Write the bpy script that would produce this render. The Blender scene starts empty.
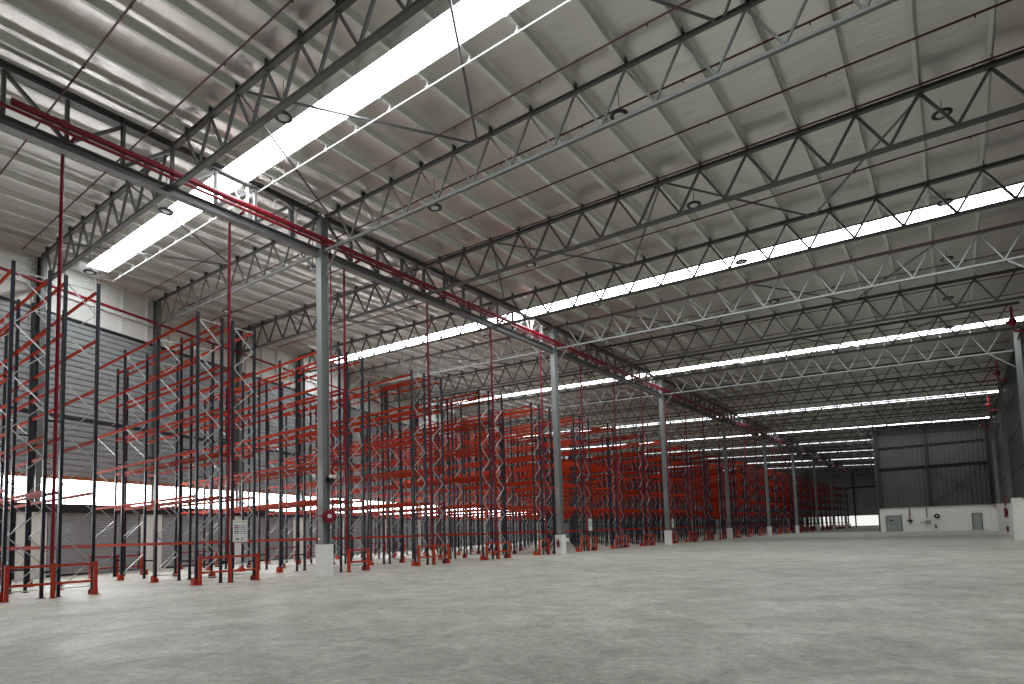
import bpy, math
from mathutils import Vector, Matrix
scn = bpy.context.scene
COL = scn.collection
R = math.radians
H = 1.5

# ------------------------------------------------------------------ materials
def srgb(r, g, b):
    f = lambda c: (c/255/12.92) if c/255 <= .04045 else ((c/255+.055)/1.055)**2.4
    return (f(r), f(g), f(b), 1)

def mat(name, rgb, rough=.5, metal=0., var=.12, scale=3., bump=0., bscale=20., spec=.5, stretch=None):
    m = bpy.data.materials.new(name); m.use_nodes = True
    nt = m.node_tree; b = nt.nodes['Principled BSDF']
    b.inputs['Roughness'].default_value = rough
    b.inputs['Metallic'].default_value = metal
    b.inputs['Specular IOR Level'].default_value = spec
    tc = nt.nodes.new('ShaderNodeTexCoord')
    src = tc.outputs['Object']
    if stretch:
        mp = nt.nodes.new('ShaderNodeMapping'); mp.inputs['Scale'].default_value = stretch
        nt.links.new(src, mp.inputs['Vector']); src = mp.outputs['Vector']
    c = srgb(*rgb)
    if var > 0:
        n = nt.nodes.new('ShaderNodeTexNoise'); n.inputs['Scale'].default_value = scale
        n.inputs['Detail'].default_value = 4
        nt.links.new(src, n.inputs['Vector'])
        r = nt.nodes.new('ShaderNodeValToRGB')
        r.color_ramp.elements[0].position = .3; r.color_ramp.elements[1].position = .7
        r.color_ramp.elements[0].color = tuple(x*(1-var) for x in c[:3])+(1,)
        r.color_ramp.elements[1].color = tuple(min(1, x*(1+var)) for x in c[:3])+(1,)
        nt.links.new(n.outputs['Fac'], r.inputs['Fac'])
        nt.links.new(r.outputs['Color'], b.inputs['Base Color'])
    else:
        b.inputs['Base Color'].default_value = c
    if bump > 0:
        n2 = nt.nodes.new('ShaderNodeTexNoise'); n2.inputs['Scale'].default_value = bscale
        n2.inputs['Detail'].default_value = 3
        nt.links.new(src, n2.inputs['Vector'])
        bp = nt.nodes.new('ShaderNodeBump'); bp.inputs['Strength'].default_value = bump
        bp.inputs['Distance'].default_value = .05
        nt.links.new(n2.outputs['Fac'], bp.inputs['Height'])
        nt.links.new(bp.outputs['Normal'], b.inputs['Normal'])
    return m

def emit(name, rgb, s):
    m = bpy.data.materials.new(name); m.use_nodes = True
    nt = m.node_tree; b = nt.nodes['Principled BSDF']
    b.inputs['Base Color'].default_value = srgb(*rgb)
    b.inputs['Emission Color'].default_value = srgb(*rgb)
    b.inputs['Emission Strength'].default_value = s
    return m

def concrete():
    m = bpy.data.materials.new('floor_concrete'); m.use_nodes = True
    nt = m.node_tree; b = nt.nodes['Principled BSDF']; L = nt.links
    tc = nt.nodes.new('ShaderNodeTexCoord')
    def noise(sc, det, rough=.6, dist=0.):
        n = nt.nodes.new('ShaderNodeTexNoise'); n.inputs['Scale'].default_value = sc
        n.inputs['Detail'].default_value = det; n.inputs['Roughness'].default_value = rough
        n.inputs['Distortion'].default_value = dist
        L.new(tc.outputs['Object'], n.inputs['Vector']); return n
    def ramp(n, p0, p1, c0, c1):
        r = nt.nodes.new('ShaderNodeValToRGB')
        r.color_ramp.elements[0].position = p0; r.color_ramp.elements[1].position = p1
        r.color_ramp.elements[0].color = c0; r.color_ramp.elements[1].color = c1
        L.new(n.outputs['Fac'], r.inputs['Fac']); return r
    def mul(a, c, f):
        x = nt.nodes.new('ShaderNodeMix'); x.data_type = 'RGBA'; x.blend_type = 'MULTIPLY'
        x.inputs['Factor'].default_value = f
        L.new(a, x.inputs['A']); L.new(c, x.inputs['B']); return x.outputs['Result']
    big = ramp(noise(.35, 8, .68, 1.2), .34, .66, srgb(*FLOOR_A), srgb(*FLOOR_B))
    mid = ramp(noise(1.0, 12, .8, .9), .36, .6, (.60, .60, .57, 1), (1, 1, 1, 1))
    fine = ramp(noise(9, 8, .8), .36, .6, (.70, .70, .68, 1), (1, 1, 1, 1))
    o = mul(big.outputs['Color'], mid.outputs['Color'], 1.)
    o = mul(o, fine.outputs['Color'], 1.)
    worn = ramp(noise(3.2, 10, .85, 2.), .40, .56, (.66, .66, .64, 1), (1, 1, 1, 1))
    o = mul(o, worn.outputs['Color'], .8)
    L.new(o, b.inputs['Base Color'])
    rr = ramp(noise(.7, 5), .3, .7, (.40, .40, .40, 1), (.60, .60, .60, 1))
    L.new(rr.outputs['Color'], b.inputs['Roughness'])
    b.inputs['Specular IOR Level'].default_value = .45
    bp = nt.nodes.new('ShaderNodeBump'); bp.inputs['Strength'].default_value = .12; bp.inputs['Distance'].default_value = .02
    L.new(noise(30, 4).outputs['Fac'], bp.inputs['Height']); L.new(bp.outputs['Normal'], b.inputs['Normal'])
    return m

FLOOR_A, FLOOR_B = (196, 196, 183), (230, 230, 218)
STRIP_E, CLER_E = 17., .8
M = dict(
    floor=concrete(),
    foil=mat('roof_insulation_foil', (230, 228, 224), .38, .85, .05, .5, .55, 2.0, stretch=(.35, 1.3, 1)),
    purlin=mat('galvanised_purlin', (224, 227, 220), .5, .05, .05),
    truss_dark=mat('dark_grey_steel', (92, 93, 91), .55, .1, .10),
    truss_light=mat('light_grey_steel', (114, 117, 114), .5, .1, .08),
    girder=mat('girder_grey_steel', (104, 104, 104), .5, .1, .08),
    column=mat('column_grey_paint', (132, 135, 134), .5, .0, .06),
    plinth=mat('white_painted_concrete', (246, 246, 243), .7, 0, .05, 4, .1, 30),
    navy=mat('navy_rack_paint', (10, 15, 36), .5, .0, .1),
    galv=mat('galvanised_brace', (180, 182, 182), .4, .3, .08),
    beam=mat('orange_beam_paint', (158, 42, 11), .7, 0, .07, spec=.15),
    guard=mat('orange_guard_paint', (182, 58, 32), .55, 0, .1, spec=.3),
    pipe=mat('red_sprinkler_paint', (130, 16, 34), .4, 0, .08),
    branch=mat('maroon_pipe_paint', (74, 22, 27), .5, 0, .08),
    clad=mat('grey_wall_cladding', (160, 163, 164), .5, .1, .06),
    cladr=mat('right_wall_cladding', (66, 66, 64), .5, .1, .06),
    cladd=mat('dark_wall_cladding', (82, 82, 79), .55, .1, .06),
    shutter=mat('grey_shutter_slats', (172, 175, 180), .5, .1, .05),
    dark=mat('dark_steel', (44, 44, 46), .5, .1, .1),
    black=mat('black_lamp_housing', (22, 22, 23), .45, 0, .05),
    white=mat('white_paint', (228, 228, 224), .5, 0, .04),
    wallw=mat('white_wall_paint', (238, 238, 232), .7, 0, .05, 1.),
    brown=mat('brown_trim_paint', (168, 98, 62), .5, 0, .1),
    door=mat('grey_door_paint', (150, 155, 154), .5, 0, .04),
    strip=emit('daylit_strip_window', (250, 252, 252), STRIP_E),
    cler=emit('daylit_clerestory_sheet', (250, 250, 246), CLER_E),
    lens=mat('lamp_lens', (205, 207, 208), .25, 0, .03),
    paper=mat('notice_white', (232, 232, 226), .6, 0, .03),
    ink_blue=mat('notice_blue', (90, 96, 160), .6, 0, .0),
    ink_red=mat('notice_red', (170, 60, 80), .6, 0, .0),
    ink_grey=mat('notice_grey', (130, 130, 136), .6, 0, .0),
    ink_yellow=mat('notice_header', (196, 190, 150), .6, 0, .0),
    steel=mat('bright_steel', (170, 170, 170), .3, .6, .05),
)

# ------------------------------------------------------------------ mesh helpers
class MB:
    def __init__(s): s.v = []; s.f = []; s.mi = []; s.sm = []
    def add(s, vs, fs, mi=0, smooth=False):
        n = len(s.v); s.v += [tuple(v) for v in vs]
        for f in fs: s.f.append(tuple(i+n for i in f)); s.mi.append(mi); s.sm.append(smooth)
        return s
    def box(s, x0, x1, y0, y1, z0, z1, mi=0):
        vs = [(x, y, z) for z in (z0, z1) for (x, y) in ((x0, y0), (x1, y0), (x1, y1), (x0, y1))]
        return s.add(vs, [(3, 2, 1, 0), (4, 5, 6, 7), (0, 1, 5, 4), (1, 2, 6, 5), (2, 3, 7, 6), (3, 0, 4, 7)], mi)
    def cbox(s, c, d, mi=0):
        return s.box(c[0]-d[0]/2, c[0]+d[0]/2, c[1]-d[1]/2, c[1]+d[1]/2, c[2]-d[2]/2, c[2]+d[2]/2, mi)
    def prism(s, poly, p0, p1, up=(0, 0, 1), mi=0):
        """extrude a 2-D outline (u sideways, w up) from p0 to p1"""
        p0, p1 = Vector(p0), Vector(p1); d = (p1-p0).normalized(); up = Vector(up)
        if abs(d.dot(up)) > .99: up = Vector((1, 0, 0))
        u = d.cross(up).normalized(); w = u.cross(d)
        n = len(poly); vs = [p+u*a+w*b for p in (p0, p1) for a, b in poly]
        fs = [(i, (i+1) % n, n+(i+1) % n, n+i) for i in range(n)]
        fs += [tuple(range(n))[::-1], tuple(range(n, 2*n))]
        return s.add(vs, fs, mi)
    def bar(s, p0, p1, w, h, up=(0, 0, 1), mi=0):
        return s.prism([(-w/2, -h/2), (w/2, -h/2), (w/2, h/2), (-w/2, h/2)], p0, p1, up, mi)
    def ibeam(s, p0, p1, w, h, t=.02, up=(0, 0, 1), mi=0):
        a, b, c = w/2, h/2, t/2
        return s.prism([(-a, -b), (a, -b), (a, -b+t), (c, -b+t), (c, b-t), (a, b-t), (a, b), (-a, b), (-a, b-t), (-c, b-t), (-c, -b+t), (-a, -b+t)], p0, p1, up, mi)
    def chan(s, p0, p1, w, h, t=.012, up=(0, 0, 1), mi=0):
        a, b = w/2, h/2
        return s.prism([(-a, -b), (a, -b), (a, -b+t), (-a+t, -b+t), (-a+t, b-t), (a, b-t), (a, b), (-a, b)], p0, p1, up, mi)
    def angle(s, p0, p1, w, t=.012, up=(0, 0, 1), mi=0):
        a = w/2
        return s.prism([(-a, -a), (a, -a), (a, -a+t), (-a+t, -a+t), (-a+t, a), (-a, a)], p0, p1, up, mi)
    def tube(s, pts, r, n=8, mi=0):
        pts = [Vector(p) for p in pts]; rings = []; prev = None
        for i, p in enumerate(pts):
            d = (pts[min(i+1, len(pts)-1)]-pts[max(i-1, 0)]).normalized()
            if prev is None:
                up = Vector((0, 0, 1)) if abs(d.z) < .9 else Vector((1, 0, 0))
                u = d.cross(up).normalized()
            else: u = (prev-d*prev.dot(d)).normalized()
            prev = u; w = d.cross(u)
            rings.append([p+u*r*math.cos(2*math.pi*k/n)+w*r*math.sin(2*math.pi*k/n) for k in range(n)])
        vs = [v for rg in rings for v in rg]; b = len(s.v)
        fs = [(i*n+k, i*n+(k+1) % n, (i+1)*n+(k+1) % n, (i+1)*n+k) for i in range(len(pts)-1) for k in range(n)]
        s.add(vs, fs, mi, True)
        s.add(rings[0], [tuple(range(n))[::-1]], mi); s.add(rings[-1], [tuple(range(n))], mi)
        return s
    def lathe(s, prof, n=24, M4=None, mi=0):
        vs = [Vector((r*math.cos(2*math.pi*k/n), r*math.sin(2*math.pi*k/n), z)) for r, z in prof for k in range(n)]
        if M4 is not None: vs = [M4 @ v for v in vs]
        m = len(prof)
        fs = [(i*n+k, i*n+(k+1) % n, (i+1)*n+(k+1) % n, (i+1)*n+k) for i in range(m-1) for k in range(n)]
        s.add(vs, fs, mi, True)
        s.add(vs[:n], [tuple(range(n))[::-1]], mi); s.add(vs[-n:], [tuple(range(n))], mi)
        return s
    def mesh(s, name, mats):
        me = bpy.data.meshes.new(name); me.from_pydata(s.v, [], s.f)
        for m in (mats if isinstance(mats, (list, tuple)) else [mats]): me.materials.append(m)
        me.polygons.foreach_set('material_index', s.mi); me.polygons.foreach_set('use_smooth', s.sm)
        me.update(); return me

def put(name, me, parent=None, loc=(0, 0, 0), rot=(0, 0, 0)):
    o = bpy.data.objects.new(name, me); COL.objects.link(o)
    o.location = loc; o.rotation_euler = rot
    if parent: o.parent = parent
    return o
def build(name, mb, mats, parent=None, loc=(0, 0, 0), rot=(0, 0, 0)):
    return put(name, mb.mesh(name, mats), parent, loc, rot)
def tag(o, label, cat, group=None, kind='thing'):
    o['label'] = label; o['category'] = cat
    if group: o['group'] = group
    if kind: o['kind'] = kind
    return o
def thing(name, label, cat, loc=(0, 0, 0), rotz=0, group=None):
    o = bpy.data.objects.new(name, None); COL.objects.link(o); o.empty_display_size = .2
    o.location = loc; o.rotation_euler = (0, 0, rotz)
    return tag(o, label, cat, group)
def struct(name, mb, mats, label, cat):
    o = build(name, mb, mats); tag(o, label, cat, None, 'structure'); return o
ONES = 'first second third fourth fifth sixth seventh eighth ninth tenth eleventh twelfth thirteenth fourteenth fifteenth sixteenth seventeenth eighteenth nineteenth'.split()
TENS = {2: 'twent', 3: 'thirt', 4: 'fort', 5: 'fift', 6: 'sixt'}
def ordw(n):
    if n < 20: return ONES[n-1]
    t, u = divmod(n, 10)
    return TENS[t]+('ieth' if u == 0 else 'y-'+ONES[u-1])

# ------------------------------------------------------------------ layout (metres; X across, Y into the hall)
CX = -20.28                          # the column row
SL = .047                            # roof falls to the right
rz = lambda x, z0: z0-SL*(x+20.3)
SPAN = 17.78
COLY = [14.36+SPAN*k for k in range(-1, 9)]
TR_Y = [14.36+SPAN/3*k for k in range(-2, 14)]
TRL_Y = [14.36+SPAN/3*k for k in range(-2, 27)]
END_Y, FAR_Y, BACK_Y = 97., 178., -14.
RIGHT_X, STEP_X = 4.25, -8.4
wx = lambda y: -34.75-.3057*(y-8.3)   # the splayed left wall
WANG = math.atan(.3057)
ROOF, TC, BC = 15.3, 14.93, 13.43
STRIPS = [(10.15, 11.12), (28.5, 29.8), (47.5, 48.6), (73.6, 74.9), (92.1, 93.4), (108.6, 110.3), (124., 125.8), (141., 142.8), (158., 159.8)]

# ------------------------------------------------------------------ the shell
struct('floor', MB().box(-95, 6, BACK_Y-1, FAR_Y+1, -.3, 0), M['floor'], 'pale grey power-floated concrete slab with mottled stains', 'floor')
mb = MB(); ys = [BACK_Y-.5]
for a, b in STRIPS: ys += [a, b]
ys.append(FAR_Y+.5)
def roofslab(mb, y0, y1, xr, z0=ROOF, t=.12):
    xl = -96
    vs = [(x, y, rz(x, z0)+dz) for dz in (0, t) for x, y in ((xl, y0), (xr, y0), (xr, y1), (xl, y1))]
    mb.add(vs, [(3, 2, 1, 0), (4, 5, 6, 7), (0, 1, 5, 4), (1, 2, 6, 5), (2, 3, 7, 6), (3, 0, 4, 7)])
for i in range(0, len(ys), 2):
    a, b = ys[i], ys[i+1]
    if a < END_Y < b:
        roofslab(mb, a, END_Y+.2, RIGHT_X+.3); roofslab(mb, END_Y+.2, b, STEP_X+.3)
    else: roofslab(mb, a, b, RIGHT_X+.3 if b < END_Y else STEP_X+.3)
struct('ceiling', mb, M['foil'], 'sloping roof lined with crinkled silver insulation foil', 'ceiling')
SKYM = {}
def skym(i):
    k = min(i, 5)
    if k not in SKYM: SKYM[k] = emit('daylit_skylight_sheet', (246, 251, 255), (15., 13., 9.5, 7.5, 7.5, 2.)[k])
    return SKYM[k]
for i, (a, b) in enumerate(STRIPS):
    xr = RIGHT_X if b < END_Y else STEP_X
    mb = MB(); xl = wx((a+b)/2)+1.4; z = TC+.03
    vs = [(x, y, rz(x, zz)) for zz in (z, ROOF+.1) for x, y in ((xl, a), (xr, a), (xr, b), (xl, b))]
    mb.add(vs, [(3, 2, 1, 0)], 0)
    mb.add(vs, [(0, 1, 5, 4), (1, 2, 6, 5), (2, 3, 7, 6), (3, 0, 4, 7), (4, 5, 6, 7)], 1)
    struct('window_%d' % (i+1), mb, [skym(i), M['white']], 'glowing translucent skylight strip crossing the roof, %s strip from the camera' % ordw(i+1), 'skylight')

# splayed left wall, built along its own axis u (from the front of the hall), inner face at n = 0, +n outwards
ORG = Vector((wx(BACK_Y), BACK_Y, 0)); UD = Vector((-math.sin(WANG), math.cos(WANG), 0)); ND = Vector((-math.cos(WANG), -math.sin(WANG), 0))
ULEN = (FAR_Y-BACK_Y)/math.cos(WANG); uy = lambda y: (y-BACK_Y)/math.cos(WANG)
LROT = Matrix((( UD.x, ND.x, 0), (UD.y, ND.y, 0), (0, 0, 1))).to_4x4(); LROT.translation = ORG
def onwall(o): o.matrix_world = LROT; return o
mb = MB(); mb.box(0, ULEN, .12, .2, 4.98, 13.05)
z = 4.95
while z < 13.0:                       # horizontal ribs of the cladding
    mb.add([(u, n, zz) for u in (0, ULEN) for n, zz in ((.12, z), (.06, z+.05), (.06, z+.2), (.12, z+.25))], [(0, 1, 5, 4), (1, 2, 6, 5), (2, 3, 7, 6)]); z += .3
mb.box(0, ULEN, .0, .12, 7.9, 8.06, 1); mb.box(0, ULEN, .0, .15, 13.0, 13.12, 1)
onwall(struct('wall_left', mb, [M['clad'], M['dark']], 'grey ribbed cladding above the loading doors on the left', 'wall'))
onwall(struct('trim_1', MB().box(0, ULEN, -.06, .2, 4.8, 4.98), M['brown'], 'reddish brown rail along the top of the strip window', 'trim'))
onwall(struct('window_20', MB().box(0, uy(95), .1, .16, 3.58, 4.82), M['strip'], 'long bright strip window above the roller shutters', 'window'))
onwall(struct('trim_2', MB().box(0, ULEN, -.1, .3, 3.14, 3.58), M['dark'], 'dark lintel band over the roller shutters', 'trim'))
mb = MB().box(0, ULEN, .1, .16, 13.12, 14.15)
zz = 14.15
mb.box(0, ULEN, .12, .18, 14.15, 15.95, 1)
while zz < 15.8:
    mb.add([(u, n, z) for u in (0, ULEN) for n, z in ((.12, zz), (.08, zz+.03), (.08, zz+.09), (.12, zz+.12))], [(0, 1, 5, 4), (1, 2, 6, 5), (2, 3, 7, 6)], 1); zz += .15
cl = onwall(struct('wall_6', mb, [M['wallw'], M['purlin']], 'white sheet band under pale ribbed louvres at the left eave', 'wall'))
u = .7
while u < 80:
    build('mullion', MB().box(u-.03, u+.03, .0, .09, 13.12, 15.9), M['white'], cl); u += 1.5
build('mullion', MB().box(0, ULEN, .0, .09, 14.12, 14.2), M['white'], cl)
onwall(struct('trim_3', MB().box(0, ULEN, -.05, .3, 15.7, 16.4), M['white'], 'white eave band at the top of the left wall', 'trim'))
shut_mats = [M['shutter'], M['dark']]
slat = MB(); W2 = 2.35
zz = .06
slat.box(-W2, W2, .12, .16, .02, 3.14)
while zz < 3.1:
    slat.add([(x, n, z) for x in (-W2, W2) for n, z in ((.12, zz), (.085, zz+.03), (.085, zz+.07), (.12, zz+.1))], [(4, 5, 1, 0), (5, 6, 2, 1), (6, 7, 3, 2)]); zz += .105
slat_me = slat.mesh('slat_curtain', M['shutter'])
guide_me = MB().chan((0, .1, 0), (0, .1, 3.14), .1, .12, .01, (0, 1, 0)).mesh('guide_rail', M['dark'])
bar_me = MB().box(-W2, W2, .07, .17, 0, .09).mesh('bottom_bar', M['dark'])
pw_me = MB().box(-.66, .66, .0, .3, 0, 3.14).mesh('wall_pier', M['wallw'])
piers = []
for i, y in enumerate(TRL_Y):
    if y > 92: break
    u0 = uy(y); u1 = uy(y+SPAN/3)
    p = put('wall_pier', pw_me); p.matrix_world = LROT @ Matrix.Translation((u0, 0, 0))
    tag(p, 'white wall pier between loading doors, %s from the front of the left wall' % ordw(i+1), 'wall pier', None, 'structure')
    t = thing('roller_shutter', 'grey slatted roller shutter in the left wall, %s from the front' % ordw(i+1), 'roller shutter', group='roller shutters along the left wall')
    t.matrix_world = LROT @ Matrix.Translation(((u0+u1)/2, 0, 0))
    put('slat_curtain', slat_me, t); put('bottom_bar', bar_me, t)
    for s in (-1, 1): put('guide_rail', guide_me, t, (s*(W2+.08), 0, 0))
onwall(struct('wall_1', MB().box(uy(95), ULEN, .1, .3, 0, 3.14).box(uy(95), ULEN, .1, .3, 3.58, 4.82), M['clad'], 'plain grey lower wall beyond the loading doors', 'wall'))
# columns of the left wall
wc = MB().ibeam((0, 0, 0), (0, 0, 1), .26, .32, .03, (0, 1, 0))
for i, y in enumerate(TRL_Y):
    if y > 175: break
    h = rz(wx(y), TC)-3.58
    m_ = MB().ibeam((0, -.2, 3.58), (0, -.2, 3.58+h), .26, .32, .03, (0, 1, 0))
    m_.box(-.2, .2, -.4, -.0, 3.5, 3.58)
    o = build('wall_column', m_, M['girder']); o.matrix_world = LROT @ Matrix.Translation((uy(y), 0, 0))
    tag(o, 'grey steel column of the left wall above the loading doors, %s from the front' % ordw(i+1), 'column', 'columns of the left wall')

# back of the hall (behind the camera)
mb = MB(); mb.box(wx(BACK_Y)-.5, RIGHT_X+.3, BACK_Y-.3, BACK_Y, 0, 16)
struct('wall_front', mb, M['clad'], 'plain grey wall behind the camera', 'wall')

# right wall
LOW_X = 3.5
mb = MB(); mb.box(LOW_X, RIGHT_X+.3, BACK_Y, END_Y, 0, 2.6)
struct('wall_right', mb, M['wallw'], 'white lower wall along the right side', 'wall')
struct('trim_4', MB().box(LOW_X-.05, RIGHT_X+.3, BACK_Y, END_Y, 2.6, 2.7), M['brown'], 'brown capping along the top of the right lower wall', 'trim')
mb = MB(); mb.box(RIGHT_X+.12, RIGHT_X+.2, BACK_Y, END_Y, 2.7, 14.4)
y = BACK_Y
while y < END_Y-.4:
    mb.add([(x, yy, z) for z in (2.7, 14.35) for x, yy in ((RIGHT_X+.12, y), (RIGHT_X+.05, y+.06), (RIGHT_X+.05, y+.26), (RIGHT_X+.12, y+.32))], [(4, 5, 1, 0), (5, 6, 2, 1), (6, 7, 3, 2)]); y += .5
for z in (5.4, 8.4, 11.2): mb.box(RIGHT_X, RIGHT_X+.05, BACK_Y, END_Y, z, z+.18, 1)
struct('wall_2', mb, [M['cladr'], M['dark']], 'grey vertically ribbed cladding high on the right wall', 'wall')
for i, y in enumerate(c for c in COLY if c < END_Y):
    t = thing('portal_column', 'grey steel column on a white plinth against the right wall, %s from the front' % ordw(i+1), 'column', (RIGHT_X-.3, y, 0), 0, 'columns of the right wall')
    build('plinth', MB().box(-1.0, -.455, -.45, .45, 0, 2.72).box(-.455, .05, -.45, .45, 2.705, 2.72), M['wallw'], t)
    build('shaft', MB().ibeam((0, 0, 2.72), (0, 0, rz(RIGHT_X, TC)), .3, .36, .03, (0, 1, 0)), M['column'], t)
    build('knee_brace', MB().bar((-.18, 0, 11.2), (-1.45, 0, rz(RIGHT_X-1.7, BC)-.05), .07, .07), M['truss_light'], t)

# end wall of the open floor
mb = MB(); mb.box(STEP_X, RIGHT_X+.3, END_Y, END_Y+.3, 0, 3.15)
struct('wall_back', mb, M['wallw'], 'white lower end wall with two grey doors', 'wall')
struct('trim_5', MB().box(STEP_X, RIGHT_X, END_Y-.08, END_Y+.3, 3.15, 3.27), M['door'], 'grey ledge capping the white end wall', 'trim')
mb = MB(); mb.box(STEP_X, RIGHT_X+.3, END_Y+.12, END_Y+.2, 3.27, 15)
x = STEP_X
while x < RIGHT_X-.3:
    mb.add([(xx, yy, z) for z in (3.27, 14.9) for xx, yy in ((x, END_Y+.12), (x+.06, END_Y+.06), (x+.26, END_Y+.06), (x+.32, END_Y+.12))], [(0, 1, 5, 4), (1, 2, 6, 5), (2, 3, 7, 6)]); x += .5
struct('wall_3', mb, M['cladd'], 'dark grey ribbed cladding of the end wall', 'wall')
struct('wall_4', MB().box(STEP_X-.2, STEP_X, END_Y, FAR_Y, 0, 15), M['cladd'], 'grey side wall of the recess beyond the racks', 'wall')
for i, x in enumerate((STEP_X+.25, -2.6, RIGHT_X-.45)):
    o = build('wall_post', MB().ibeam((x, END_Y-.1, 3.27), (x, END_Y-.1, rz(x, TC)), .24, .3, .03, (0, 1, 0)), M['dark'])
    tag(o, ('dark steel post at the left corner of the end wall', 'dark steel post in the middle of the end wall', 'dark steel post at the right corner of the end wall')[i], 'post', 'posts of the end wall')
for z, n in ((8.7, 'lower'), (11.6, 'upper')):
    o = build('wall_rail', MB().chan((STEP_X+.4, END_Y-.02, z), (RIGHT_X-.6, END_Y-.02, z), .16, .22, .02), M['dark'])
    tag(o, '%s dark horizontal rail across the end wall cladding' % n, 'rail', 'rails of the end wall')
for a, b, n in ((3.5, 8.5, 'rising to the right'), (8.5, 3.5, 'falling to the right')):
    yy = END_Y-.12 if a < b else END_Y-.2
    o = build('wall_brace', MB().bar((-2.3, yy, a), (RIGHT_X-.75, yy, b), .1, .06), M['dark'])
    tag(o, 'thin diagonal cross brace on the end wall, %s' % n, 'brace', 'cross braces of the end wall')
def door(n, x0, x1, h, leaves, label):
    mb = MB(); y = END_Y
    mb.box(x0-.08, x0, y-.06, y, 0, h+.08); mb.box(x1, x1+.08, y-.06, y, 0, h+.08); mb.box(x0, x1, y-.06, y, h, h+.08)
    d = struct('door_%d' % n, mb, M['dark'], label, 'door')
    w = (x1-x0)/leaves
    for k in range(leaves):
        lf = build('door_leaf', MB().box(x0+k*w+.01, x0+(k+1)*w-.01, y-.045, y-.005, .01, h-.01), M['door'], d)
        build('door_handle', MB().tube([(x0+k*w+(w-.12 if k == 0 else .12), y-.1, .95), (x0+k*w+(w-.12 if k == 0 else .12), y-.1, 1.15)], .02).box(x0+k*w+(w-.14 if k == 0 else .1), x0+k*w+(w-.1 if k == 0 else .14), y-.1, y-.04, 1.03, 1.07), M['dark'], lf)
    return d
d1 = door(1, -7.65, -5.95, 2.12, 2, 'grey steel double door at the left of the white end wall')
build('door_sign', MB().box(-7.35, -6.85, END_Y-.055, END_Y-.046, 1.42, 1.6), M['dark'], d1)
door(2, 1.75, 2.65, 2.1, 1, 'single grey door at the right of the white end wall')
# far wall behind the racks
mb = MB(); mb.box(-92, STEP_X, FAR_Y, FAR_Y+.3, 3.1, 20); mb.box(-92, -34, FAR_Y, FAR_Y+.3, .45, 3.1); mb.box(-92, STEP_X, FAR_Y, FAR_Y+.3, 0, .45, 1)
mb.box(-92, STEP_X, FAR_Y-.1, FAR_Y, 10.3, 10.7, 2)
struct('wall_5', mb, [M['clad'], M['wallw'], M['dark']], 'distant grey wall at the far end behind the racks', 'wall')
struct('window_22', MB().box(-34, STEP_X, FAR_Y+.05, FAR_Y+.12, .45, 3.1), M['cler'], 'distant white strip window low in the far wall', 'window')
for i, x in enumerate((-10.2, -15.5, -20.8, -26, -32)):
    o = build('wall_post', MB().ibeam((x, FAR_Y-.4, 0), (x, FAR_Y-.4, rz(x, TC)), .3, .36, .04, (0, 1, 0)), M['dark'])
    tag(o, 'dark steel post on the distant far wall, %s from the right' % ordw(i+1), 'post', 'posts of the far wall')

# ------------------------------------------------------------------ main columns
for i, y in enumerate(COLY):
    lab = 'tall grey steel column on a white concrete plinth, %s in the row beside the racks' % ordw(i) if i else 'grey steel column behind the camera at the head of the column row'
    t = thing('steel_column', lab, 'column', (CX, y, 0), 0, 'columns of the middle row')
    build('plinth', MB().box(-.25, .25, -.25, .25, 0, 1.24), M['plinth'], t)
    build('shaft', MB().ibeam((0, 0, 1.24), (0, 0, rz(CX, TC)+.05), .34, .36, .03, (0, 1, 0)), M['column'], t)
    build('base_plate', MB().box(-.24, .24, -.24, .24, 1.24, 1.27), M['column'], t)
    for s in (-1, 1):
        build('knee_brace', MB().bar((s*.17, 0, 12.2), (s*1.05, 0, rz(CX+s*1.05, BC)-.05), .06, .06), M['truss_light'], t)

# ------------------------------------------------------------------ girder trusses along the column row
for i in range(len(COLY)-1):
    y0, y1 = COLY[i]+.2, COLY[i+1]-.2
    where = 'between the %s and %s columns' % (ordw(i), ordw(i+1)) if i else 'in front of the first column'
    t = thing('girder_truss', 'dark grey girder truss carrying the roof %s' % where, 'girder truss', (CX, y0, 0), 0, 'girder trusses along the column row')
    L = y1-y0; zb, zt = BC-.12, TC-.02
    build('top_chord', MB().ibeam((0, 0, zt), (0, L, zt), .26, .24, .03), M['girder'], t)
    build('bottom_chord', MB().ibeam((0, 0, zb), (0, L, zb), .28, .3, .03), M['girder'], t)
    n = 12; st = SPAN/n
    if i < 6:
        for k in range(1, n):
            yy = k*st-.2
            build('vertical', MB().bar((0, yy, zb+.15), (0, yy, zt-.12), .13, .1, (0, 1, 0)), M['girder'], t)
        for k in range(n):
            a, b = max(k*st-.2, .05), min((k+1)*st-.2, L-.05)
            p = ((0, a, zt-.12), (0, b, zb+.15)) if k < n//2 else ((0, a, zb+.15), (0, b, zt-.12))
            build('diagonal', MB().bar(p[0], p[1], .1, .1), M['girder'], t)
    else:
        mb = MB()
        for k in range(1, n): mb.bar((0, k*st-.2, zb+.15), (0, k*st-.2, zt-.12), .13, .1, (0, 1, 0))
        for k in range(n):
            a, b = max(k*st-.2, .05), min((k+1)*st-.2, L-.05)
            p = ((0, a, zt-.12), (0, b, zb+.15)) if k < n//2 else ((0, a, zb+.15), (0, b, zt-.12))
            mb.bar(p[0], p[1], .1, .1)
        build('web', mb, M['girder'], t)

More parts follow.
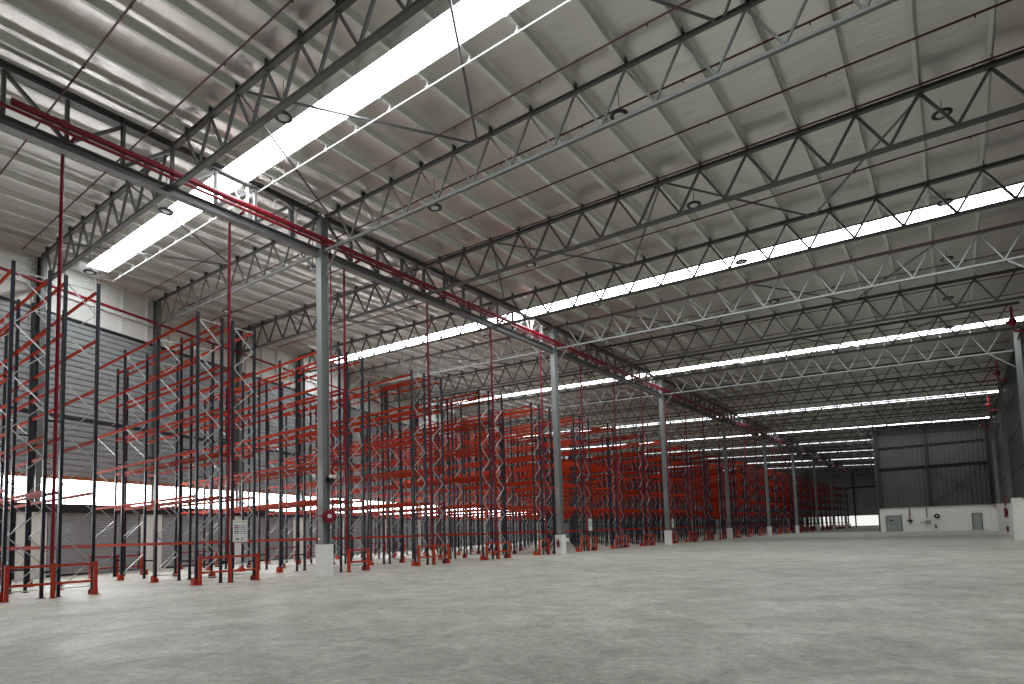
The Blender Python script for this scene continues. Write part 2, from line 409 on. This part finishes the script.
# ------------------------------------------------------------------ roof trusses
NODE = 1.6
cleat_me = MB().box(0, .1, -.09, .09, -.02, .008).box(.016, .03, -.09, .09, .008, .2).mesh('purlin_cleat', M['dark'])
def truss(y, xa, xb, light, label, group, split):
    """xa > xb; nodes on the common 1.6 m grid so purlins sit on the top nodes"""
    t = thing('roof_truss', label, 'roof truss', (xa, y, 0), 0, group)
    m = M['truss_light'] if light else M['truss_dark']
    cw, cd, wd = (.11, .11, .055) if light else (.16, .13, .075)
    P = lambda x, z0, dz=0: (x-xa, 0, rz(x, z0)+dz)
    mt = M['truss_dark'] if light else m
    build('top_chord', MB().ibeam(P(xa, TC, -cd/2), P(xb, TC, -cd/2), cw, cd, .022), mt, t)
    build('bottom_chord', MB().bar(P(xa, BC), P(xb, BC), cw, cd*.8), m, t)
    webs = []
    k = math.ceil((xb+.05)/NODE)
    while True:
        x = k*NODE
        if x > xa+NODE: break
        for a, b in ((x, x-NODE/2), (x, x+NODE/2)):
            if xb+.05 < a < xa-.05 and xb+.05 < b < xa-.05 and not CX < max(a, b) < CX+.5 and not CX < min(a, b) < CX+.5: webs.append((a, b))
        k += 1
    if split and y < 40:
        for kk in range(math.ceil((xb+.4)/NODE), int((xa-.3)//NODE)+1):
            put('purlin_cleat', cleat_me, t, P(kk*NODE+.02, TC))
    if split:
        for a, b in webs: build('web_member', MB().bar(P(a, TC, -cd), P(b, BC, cd*.4), wd, wd), m, t)
    else:
        mb = MB()
        for a, b in webs: mb.bar(P(a, TC, -cd), P(b, BC, cd*.4), wd, wd)
        build('web', mb, m, t)
    if xb < CX: build('end_post', MB().bar(P(xb+.08, TC, -cd), P(xb+.08, BC), wd, wd, (1, 0, 0)), m, t)
    return t
for i, y in enumerate(TR_Y):
    light = (i-2) % 3 == 0
    tone = 'light grey' if light else 'dark grey'
    truss(y, RIGHT_X-.52, CX+.2, light, '%s zigzag roof truss over the open floor, %s from the camera' % (tone, ordw(i+1)), 'roof trusses over the open floor', i < 9)
for i, y in enumerate(TRL_Y):
    light = (i-2) % 3 == 0
    tone = 'light grey' if light else 'dark grey'
    truss(y, CX-.2, wx(y)+.45, light, '%s zigzag roof truss above the racks, %s from the camera' % (tone, ordw(i+1)), 'roof trusses above the racks', i < 8)
for i, y in enumerate(y for y in TRL_Y if END_Y < y < FAR_Y-1):
    truss(y, STEP_X-.3, CX+.2, False, 'dark distant roof truss over the recess beyond the end wall, %s from the end wall' % ordw(i+1), 'roof trusses over the far recess', False)

# ------------------------------------------------------------------ purlins
x = 1.6; k = 0
while x > -76:
    y0 = BACK_Y+.1
    if x < wx(y0)+.6: y0 = 8.3+(-34.75-x)/.3057+1.2
    y1 = (END_Y-.3) if x > STEP_X-.3 else FAR_Y-.4
    side = 'over the open floor, %s from the right wall' % ordw(k+1) if x > CX else 'above the racks, %s to the left of the column row' % ordw(k-13)
    mb = MB(); z = ROOF-.13
    segs = []; cur = y0
    for a, b in STRIPS:
        if b < y0 or a > y1: continue
        if a-.02 > cur: segs.append((cur, a-.02))
        cur = b+.02
    segs.append((cur, y1))
    zp = rz(x, TC)+.012
    for a, b in segs:
        # z-section: web, upper and lower flange with lips
        mb.prism([(-.1, 0), (.012, 0), (.012, .24), (.085, .24), (.085, .255), (0, .255), (0, .015), (-.1, .015)], (x, a, zp), (x, b, zp))
    mb.box(x-.02, x+.02, y0, y0+.02, zp, zp+.2)
    o = build('roof_purlin', mb, M['purlin'])
    tag(o, 'galvanised roof purlin %s' % side, 'purlin', 'purlins under the roof foil')
    x -= NODE; k += 1

# ------------------------------------------------------------------ roof braces (v pairs in the roof plane)
def rod(name, p0, p1, r, m, label, cat, group): 
    o = build(name, MB().tube([p0, p1], r, 6), m); return tag(o, label, cat, group)
for ti in range(1, 9, 2):
    ya, yb = TR_Y[ti]+.1, TR_Y[ti+1]-.1
    for n in range(-1, 6):
        xa = .2-8*n
        for xb in (xa-4, xa+4):
            if max(xa, xb) > RIGHT_X-.4 or min(xa, xb) < wx(yb)+2: continue
            if (min(xa, xb) < CX < max(xa, xb)): continue
            side = 'over the open floor' if xa > CX else 'above the racks'
            rod('roof_brace', (xa+(.12 if xb > xa else -.12), ya, rz(xa, TC-.1)), (xb-(.12 if xb > xa else -.12), yb, rz(xb, TC-.1)), .04, M['girder'],
                'roof brace %s behind %s truss, %s node from right, %s' % (side, ordw(ti+1), ordw(n+3), 'going left' if xb < xa else 'going right'), 'brace', 'diagonal braces under the roof')

# ------------------------------------------------------------------ sprinkler pipes
PX = -19.97
mb = MB(); mb.tube([(PX, 4.1, 13.82), (PX, 165, 13.82)], .1, 12)
yy = 5.3
while yy < 100: mb.tube([(PX, yy-.04, 13.82), (PX, yy+.04, 13.82)], .125, 12); yy += 3.0
o = build('sprinkler_main', mb, M['pipe']); tag(o, 'thick crimson sprinkler main running along the column row girder', 'pipe')
build('pipe_hanger', MB().box(PX-.02, PX+.02, 6.78, 6.82, 13.9, 14.9).box(PX-.02, PX+.02, 12.78, 12.82, 13.9, 14.9).box(PX-.02, PX+.02, 22, 22.04, 13.9, 14.9), M['dark'], o)
o = build('sprinkler_pipe', MB().tube([(PX+.02, -4, 13.6), (PX+.02, 165, 13.6)], .05, 8), M['pipe']); tag(o, 'thinner crimson pipe just below the sprinkler main', 'pipe')
for i, y in enumerate((5.2, 7.45, 13.1, 15.45, 17.6, 19.6, 23.3, 27.6, 31.3, 34.6, 38, 41.3, 44.6, 47, 52.2, 55.2, 58.2)):
    xl = wx(y)+1
    zz = 14.62
    r = .028 if i in (0, 1, 3, 4, 5, 6) else .024
    mb = MB().tube([(RIGHT_X-.5, y, rz(RIGHT_X-.5, zz)), (xl, y, rz(xl, zz))], r, 6)
    xx = 1.2
    while xx > xl+1:
        mb.tube([(xx, y, rz(xx, zz)), (xx, y, rz(xx, zz)-.09)], .018, 6); xx -= 3.2
    o = build('sprinkler_branch', mb, M['branch']); tag(o, 'thin red sprinkler branch crossing under the purlins, %s from the camera' % ordw(i+1), 'pipe', 'sprinkler branches under the roof')
# pipe along the left wall
o = build('sprinkler_pipe', MB().tube([(.5, -.5, 14.2), (ULEN-2, -.5, 14.2)], .08, 8), M['pipe']); o.matrix_world = LROT
tag(o, 'crimson pipe running along the top of the left wall', 'pipe')
o = build('sprinkler_pipe', MB().tube([(RIGHT_X-.25, 20, 13.0), (RIGHT_X-.25, 95.5, 13.0)], .06, 8), M['branch']); tag(o, 'thin maroon pipe running high along the right wall', 'pipe')
for i, y in enumerate((44, 59, 75, 91)):
    o = build('sprinkler_drop', MB().tube([(RIGHT_X-.25, y, 12.1), (RIGHT_X-.75, y, 12.1), (RIGHT_X-.9, y, 12.25), (RIGHT_X-.9, y, 13.6)], .07, 8).lathe([(.14, -.2), (.17, -.1), (.17, .1), (.14, .2)], 10, Matrix.Translation((RIGHT_X-.9, y, 12.7))).tube([(RIGHT_X-1.2, y, 12.7), (RIGHT_X-.7, y, 12.7)], .09, 8), M['pipe'])
    tag(o, 'red valve riser under the roof at the right wall, %s from the camera' % ordw(i+1), 'valve', 'valve risers on the right wall')

o = build('girder_light_streak', MB().tube([(CX+.15, -3.5, TC+.13), (CX+.15, 13.9, TC+.13)], .035, 8), M['white']); tag(o, 'thin white tube imitating a light streak along the top of the first girder', 'conduit')  # white tube added to imitate the bright light streak on the top flange
# white conduits beside the skylights
for i, (y, z0) in enumerate(((11.5, 14.72), (48.95, 14.7), (75.4, 14.7))):
    xl = wx(y)+1.2
    mb = MB().tube([(RIGHT_X-.5, y, rz(RIGHT_X-.5, z0)), (xl, y, rz(xl, z0))], .025, 8)
    o = build('white_conduit', mb, M['white']); tag(o, 'thin white conduit hung beside the %s skylight strip' % ('first', 'third', 'fourth')[i], 'conduit', 'white conduits under the roof')
    xx = 1.6
    while xx > (xl+.3 if i == 0 else -22):
        build('hanger', MB().bar((xx, y, rz(xx, z0)), (xx, y, rz(xx, TC)-.004), .025, .025).box(xx-.04, xx+.04, y-.04, y+.04, rz(xx, z0)-.045, rz(xx, z0)+.045), M['white'], o); xx -= NODE
for i, (y, lab) in enumerate(((11.05, 'white square post standing on the girder beside the first skylight'), (13.1, 'white post with arched arm on the girder before the first column'), (29.6, 'white post on the girder under the second skylight'), (30.7, 'white post with arched arm on the girder before the second column'))):
    t = thing('conduit_post', lab, 'conduit post', (CX+.05, y, 13.465), 0, 'white posts on the girder')
    build('upright', MB().bar((0, 0, 0), (0, 0, 1.2), .1, .06, (0, 1, 0)), M['white'], t)
    if i % 2: build('arm', MB().tube([(0, -.03, 1.1)]+[(0, -.03-.9*math.sin(a*math.pi/12), 1.1+.25*math.sin(a*math.pi/6)) for a in range(1, 6)]+[(0, -.95, .95)], .03, 8), M['white'], t)
    else: build('arm', MB().bar((0, -.03, .1), (0, -.65, 1.2), .06, .06), M['white'], t)

# ------------------------------------------------------------------ high-bay lamps
housing = MB().lathe([(.03, .12), (.06, .11), (.075, .05), (.16, .035), (.245, .02), (.262, 0), (.262, -.02), (.245, -.035), (.16, -.035), (.15, -.01)], 24)
lensm = MB().lathe([(.155, -.015), (.15, -.034), (.09, -.042), (.02, -.044)], 24)
hm, lm = housing.mesh('housing', M['black']), lensm.mesh('lens', M['lens'])
colname = {-29.7: 'second lamp left of the columns', -22.1: 'first lamp left of the columns', -14.5: 'first lamp right of the columns', -7.0: 'second lamp right of the columns', .5: 'third lamp right of the columns'}
rods = {x: MB().tube([(0, 0, .11), (0, 0, rz(x, TC)-13.56)], .012, 6).mesh('hanging_rod', M['black']) for x in colname}
for j in range(15):
    y = 9.0+6.15*j
    for x, cn in colname.items():
        if x < wx(y)+2: continue
        if y > 95: continue
        t = thing('high_bay_lamp', 'black high-bay lamp, %s, %s cross row' % (cn, ordw(j+1)), 'lamp', (x, y, 13.56), 0, 'high-bay lamps under the roof')
        put('housing', hm, t); put('lens', lm, t); put('hanging_rod', rods[x], t)

# ------------------------------------------------------------------ pallet racks
RX, BAY, FD, UH = -21.1, 3.27, .86, 9.75
LEVELS = (1.46, 3.10, 4.72, 6.33, 7.93, 9.52)
up_me = MB().chan((0, 0, .012), (0, 0, UH), .085, .085, .018, (1, 0, 0)).mesh('upright', M['navy'])
bp_me = MB().box(-.08, .08, -.09, .09, 0, .012).mesh('base_plate', M['navy'])
def bracing(step=.77, w=.034):
    mb = MB(); z = .25; s = 0
    mb.bar((0, .03, .25), (0, FD-.03, .25), .03, .03)
    while z+step < UH-.15:
        a, b = (.04, FD-.04) if s == 0 else (FD-.04, .04)
        mb.bar((0, a, z), (0, b, z+step), w, w*.8); z += step; s ^= 1
    mb.bar((0, .03, z), (0, FD-.03, z), .03, .03)
    return mb
br_me = bracing().mesh('upright_frame', M['galv'])
mb = bracing(w=.024)
for yy in (0, FD):
    mb.chan((0, yy, .0), (0, yy, UH), .085, .085, .018, (1, 0, 0), 1)
fr_me = mb.mesh('upright_frame', [M['galv'], M['navy']])
def beam_mb(mb, x0, y, z):
    mb.box(x0-BAY+.06, x0-.06, y-.022, y+.022, z-.05, z+.05)
    for xe in (x0-.062, x0-BAY+.062): mb.box(xe-.02, xe+.02, y-.03, y+.03, z-.085, z+.085)
    return mb
beam_me = beam_mb(MB(), 0, 0, 0).mesh('beam', M['beam'])
sp_me = MB().box(-.025, .025, 0, .4, -.03, .03).mesh('row_spacer', M['navy'])
# orange shoe that guards an upright's foot
sh = MB()
sh.prism([(-.13, 0), (.13, 0), (.13, .16), (.07, .27), (-.07, .27), (-.13, .16)], (0, -.093, 0), (0, -.103, 0))
for xs in (-.13, .12):
    sh.add([(xs+dx, -.09+dy, z) for dx in (0, .01) for dy, z in ((0, 0), (.17, 0), (.17, .12), (.05, .26), (0, .26))], [(0, 1, 2, 3, 4), (9, 8, 7, 6, 5), (0, 5, 6, 1), (1, 6, 7, 2), (2, 7, 8, 3), (3, 8, 9, 4), (4, 9, 5, 0)])
sh.box(-.15, .15, -.17, -.0955, 0, .012)
shoe_me = sh.mesh('upright_protector', M['guard'])
gp_me = MB().box(-.05, .05, -.05, .05, 0, 1.0).box(-.09, .09, -.09, .09, 0, .012).mesh('post', M['guard'])
gr_me = MB().box(-.022, .022, .05, .98, -.035, .035).mesh('rail', M['guard'])
YOFF = (-1.06, .2)
NROWS = 32
for r in range(NROWS):
    yc = 5.57+5.2*r
    far = r+1
    name = 'row of orange and navy pallet racking, %s row from the camera' % ordw(far)
    t = thing('pallet_rack', name, 'pallet rack', (RX, yc, 0), 0, 'back-to-back pallet rack rows')
    bays = int((abs(wx(yc-1.1))-abs(RX)-1.2)/BAY)
    if r > 11: bays = min(bays, 7)
    for i in range(bays+1):
        for yo in YOFF:
            if r < 5:
                f = put('upright_frame', br_me, t, (-i*BAY, yo, 0))
                for yy in (0, FD):
                    put('upright', up_me, f, (0, yy, 0)); put('base_plate', bp_me, f, (0, yy, 0))
            else: put('upright_frame', fr_me, t, (-i*BAY, yo, 0))
        if r < 3:
            for z in (.75, 5.2): put('row_spacer', sp_me, t, (-i*BAY, -.2, z))
    rest = MB(); n = 0; cap = 100 if r < 8 else 0
    for i in range(bays):
        for z in LEVELS:
            for yo in (-1.06, -.2, .2, 1.06):
                if n < cap: put('beam', beam_me, t, (-i*BAY, yo, z)); n += 1
                else: beam_mb(rest, -i*BAY, yo, z)
    if rest.v:
        o = build('beam_rows', rest, M['beam'], t)
        o['kind'] = 'stuff'
    # guard across the row end
    posts = (0, 1.05) if r == 2 else (-1.05, 0) if r == 5 else (-1.05, 0, 1.05)
    g = thing('rack_end_guard', 'orange %s-post guard rail across the aisle end of the %s rack row' % ('three' if len(posts) == 3 else 'two', ordw(far)), 'guard rail', (RX+.27, yc, 0), 0, 'guard rails at the rack row ends')
    for yy in posts: put('post', gp_me, g, (0, yy, 0))
    for yy in posts[:-1]:
        for z in (.93, .42): put('rail', gr_me, g, (0, yy+.01, z))
    if r < 8:
        g = thing('rack_end_guard', 'orange guard rail deep inside at the wall end of the %s rack row' % ordw(far), 'guard rail', (RX-bays*BAY-.3, yc, 0), 0, 'guard rails at the wall ends of the racks')
        for yy in (-1.05, 0, 1.05): put('post', gp_me, g, (0, yy, 0))
        for yy in (-1.05, 0):
            for z in (.93, .42): put('rail', gr_me, g, (0, yy+.01, z))
    # shoes at the aisle-side feet
    if r < 14:
        for i in range(min(bays+1, 5 if r < 7 else 1)):
            for s in (-1, 1):
                o = put('upright_protector', shoe_me, None, (RX-i*BAY, yc+s*1.07, 0), (0, 0, 0 if s < 0 else math.pi))
                tag(o, 'orange shoe at the %s foot of the %s frame in the %s rack row' % ('near' if s < 0 else 'far', ordw(i+1), ordw(far)), 'upright protector', 'protector shoes at the rack feet')
    if r < 20:
        p = build('sprinkler_riser', MB().tube([(PX+.02, 0, 13.506), (PX-.15, 0, 13.506), (RX+.3, 0, 13.506), (RX+.18, 0, 13.48), (RX+.13, 0, 13.38), (RX+.13, 0, .7)], .052, 8), M['pipe'], None, (0, yc, 0))
        tag(p, 'slim crimson sprinkler riser dropping behind the guard of the %s rack row' % ordw(far), 'pipe', 'sprinkler risers at the rack ends')
        if r < 9:
            p = build('rack_sprinkler_pipe', MB().tube([(RX-3*BAY+.35, 0, .9), (RX-3*BAY+.35, 0, 9.5)], .045, 8).tube([(RX-3*BAY+.35, 0, 9.35), (RX-2*BAY-.2, 0, 9.35)], .03, 8), M['pipe'], None, (0, yc, 0))
            tag(p, 'short crimson pipe standing deep inside the %s rack row' % ordw(far), 'pipe', 'pipes inside the racks')

# ------------------------------------------------------------------ notices on the racks
def notice(y, label, w, h):
    t = thing('load_notice', label, 'notice board', (RX+.1, y, 1.45), 0, 'white notices on the rack ends')
    build('panel', MB().box(-.008, .008, -w/2, w/2, 0, h), M['paper'], t)
    mb = MB(); x = .008
    mb.box(x, x+.003, -w*.36, w*.36, h*.9, h*.94, 3)
    for k, z in enumerate((.72, .64, .56, .46, .38)):
        mb.box(x, x+.003, -w*.42, -w*.08, h*z, h*(z+.045), (0, 1, 2, 0, 2)[k])
        mb.box(x, x+.003, w*.0, w*.42, h*z, h*(z+.03), (2, 2, 0, 2, 0)[k])
    mb.box(x, x+.003, -w*.3, -w*.1, h*.08, h*.18, 2); mb.box(x, x+.003, w*.08, w*.16, h*.05, h*.2, 2)
    build('printing', mb, [M['ink_blue'], M['ink_red'], M['ink_grey'], M['ink_yellow']], t)
notice(5.57+5.2+.47, 'white printed safety notice on the end frame of the second rack row', .55, .8)
notice(5.57+5.2*6+.6, 'small white notice on the end frame of the seventh rack row', .5, .85)
notice(5.57+5.2*9+.6, 'tiny white notice on the end frame of the tenth rack row', .5, .85)

# ------------------------------------------------------------------ fittings
def reel(name, loc, rotz, label, m, r=.28):
    t = thing(name, label, 'hose reel', loc, rotz)     # faces +X locally
    RM = Matrix.Rotation(math.pi/2, 4, 'Y')
    build('drum', MB().lathe([(.05, .0), (r, .0), (r, .02), (r*.9, .03), (r*.9, .12), (r, .13), (r, .15), (r*.94, .16), (.08, .16)], 28, RM), m, t)
    build('hub', MB().lathe([(.085, .155), (.085, .18), (.06, .195), (.02, .198)], 20, RM), M['white'], t)
    build('bracket', MB().box(-.06, .0, -.05, .05, -.2, .2), m, t)
    build('nozzle_arm', MB().tube([(.06, -r*.9, 0), (.06, -r-.12, .03)], .03, 8), m, t)
    return t
reel('hose_reel', (CX+.26, COLY[1]+.05, 2.36), R(-28), 'round red fire hose reel with white hub on the first column', M['pipe'])
o = build('hose_reel_feed', MB().tube([(CX+.21, COLY[1]+.25, 2.2), (CX+.21, COLY[1]+.25, 13.5)], .03, 8), M['pipe']); tag(o, 'slim red pipe feeding the hose reel down the first column', 'pipe')
t = thing('emergency_light', 'black twin-head emergency light high on the first column', 'emergency light', (CX+.16, COLY[1]+.16, 3.85))
build('case', MB().box(-.08, .14, -.12, .12, -.12, .12), M['black'], t)
for s in (-1, 1):
    build('lamp_head', MB().lathe([(.03, 0), (.07, .02), (.075, .1), (.06, .105)], 14, Matrix.Translation((.13, s*.09, .12)) @ Matrix.Rotation(math.pi/2, 4, 'Y')), M['white'], t)
o = build('switch_box', MB().box(-.05, .05, -.04, .0, 0, .1).box(-.02, .02, -.05, -.04, .03, .07), M['white'], None, (CX-.05, COLY[1]-.18, 1.42)); tag(o, 'small white switch box just above the first plinth', 'switch box')
def extinguisher(loc, label, rotz=0):
    t = thing('fire_extinguisher', label, 'fire extinguisher', loc, rotz)
    build('cylinder', MB().lathe([(.06, 0), (.085, .02), (.085, .36), (.06, .42), (.03, .44)], 18), M['pipe'], t)
    build('valve', MB().lathe([(.03, .44), (.03, .5), (.015, .51)], 12).box(-.1, .06, -.012, .012, .5, .53), M['black'], t)
    build('hose', MB().tube([(-.03, 0, .48), (-.13, 0, .44), (-.14, 0, .3), (-.12, 0, .12)], .014, 8), M['black'], t)
    build('wall_hook', MB().box(-.03, .03, .075, .12, .36, .42), M['dark'], t)
extinguisher((CX+.06, COLY[2]-.38, .45), 'red fire extinguisher hung on the second column plinth')
# end wall and right wall
yE = END_Y
def tall_pipe(x, z0, z1, lab, y=None, r=.05, x_=None, m=None):
    o = build('riser_pipe', MB().tube([(x, y or yE-.12, z0), (x, y or yE-.12, z1)], r, 8).box(x-.1, x+.1, (y or yE-.12)-.02, yE-.001 if y is None else y+.02, z1-.3, z1-.22), m or M['pipe']); tag(o, lab, 'pipe')
tall_pipe(-4.95, 2.0, 3.1, 'short red pipe dropping to the black valve on the end wall', r=.07)
t = thing('dry_riser_valve', 'black heart-shaped valve cluster on the end wall beside the double door', 'valve', (-4.95, yE-.12, 1.35))
build('valve_body', MB().lathe([(.04, -.34), (.14, -.15), (.18, .05), (.12, .18)], 14), M['black'], t)
for s in (-1, 1): build('outlet', MB().tube([(0, 0, .02), (s*.2, -.05, .12), (s*.26, -.12, .1)], .1, 10), M['black'], t)
build('inlet', MB().tube([(0, 0, .15), (0, 0, .64)], .07, 10), M['pipe'], t)
tall_pipe(-3.05, 1.7, 3.1, 'grey drop pipe feeding the meter box on the end wall', r=.05, m=M['girder'])
t = thing('meter_box', 'grey meter box with a side pipe on the middle of the end wall', 'box', (-3.0, yE-.1, 1.05))
build('case', MB().box(-.25, .35, -.12, .09, -.1, .4).box(-.2, .3, -.14, -.12, -.05, .35), M['door'], t)
build('side_pipe', MB().tube([(-.25, -.02, .1), (-.85, -.02, .1)], .05, 8), M['girder'], t)
reel('wall_hose_reel', (-1.95, yE-.06, 1.95), R(-90), 'dark hose reel on the end wall right of the meter box', M['black'], .3)
extinguisher((-2.15, yE-.13, .35), 'small fire extinguisher low on the end wall under the dark hose reel')
reel('wall_hose_reel', (LOW_X-.07, 64.3, 1.9), R(180), 'red hose reel on the white right wall near the corner', M['pipe'], .45)
tall_pipe(LOW_X-.12, 2.4, 3.4, 'short red pipe above the hose reel on the right wall', y=64.3, r=.05)
extinguisher((LOW_X-.13, 64.0, .3), 'fire extinguisher low on the right wall under the red hose reel', R(-90))
for i, y in enumerate((51.6, 69.8)):
    o = build('rain_pipe', MB().tube([(RIGHT_X-.12, y+1.6, 11.0), (RIGHT_X-.12, y+1.2, 8.4), (RIGHT_X-.12, y, 5.2), (RIGHT_X-.12, y-.1, 2.75)], .1, 10).tube([(RIGHT_X-.12, y+1.21, 8.45), (RIGHT_X-.12, y+1.17, 8.3)], .125, 10), M['white'])
    tag(o, 'white slanting rainwater pipe on the right wall, %s column' % ('beside the fourth' if i == 0 else 'beside the fifth'), 'pipe', 'rain pipes on the right wall')

# ------------------------------------------------------------------ world, camera, view
w = bpy.data.worlds.new('world'); scn.world = w; w.use_nodes = True
w.node_tree.nodes['Background'].inputs['Color'].default_value = (.75, .82, .9, 1)
w.node_tree.nodes['Background'].inputs['Strength'].default_value = 1.
F, PCX, PCY = 586., 507., 489.3
yaw, pit, rol = R(37.3), R(4.2), R(-1.73)
fwd = Vector((-math.sin(yaw)*math.cos(pit), math.cos(yaw)*math.cos(pit), math.sin(pit)))
rt = Vector((math.cos(yaw), math.sin(yaw), 0)); upv = rt.cross(fwd)
r2 = math.cos(rol)*rt+math.sin(rol)*upv; u2 = -math.sin(rol)*rt+math.cos(rol)*upv
cd = bpy.data.cameras.new('camera'); cam = bpy.data.objects.new('camera', cd); COL.objects.link(cam)
cam.matrix_world = Matrix(((r2.x, u2.x, -fwd.x, 0), (r2.y, u2.y, -fwd.y, 0), (r2.z, u2.z, -fwd.z, H), (0, 0, 0, 1)))
cd.sensor_fit = 'HORIZONTAL'; cd.sensor_width = 36; cd.lens = F*36/1024
cd.shift_x = (512-PCX)/1024; cd.shift_y = (PCY-342)/1024
cd.clip_start = .05; cd.clip_end = 500
scn.camera = cam
scn.view_settings.view_transform = 'Standard'; scn.view_settings.look = 'None'
scn.view_settings.exposure = .2; scn.view_settings.gamma = 1; scn.view_settings.use_curve_mapping = False
scn.cycles.max_bounces = 10; scn.cycles.diffuse_bounces = 6; scn.cycles.use_denoising = True
scn.cycles.sample_clamp_indirect = 8
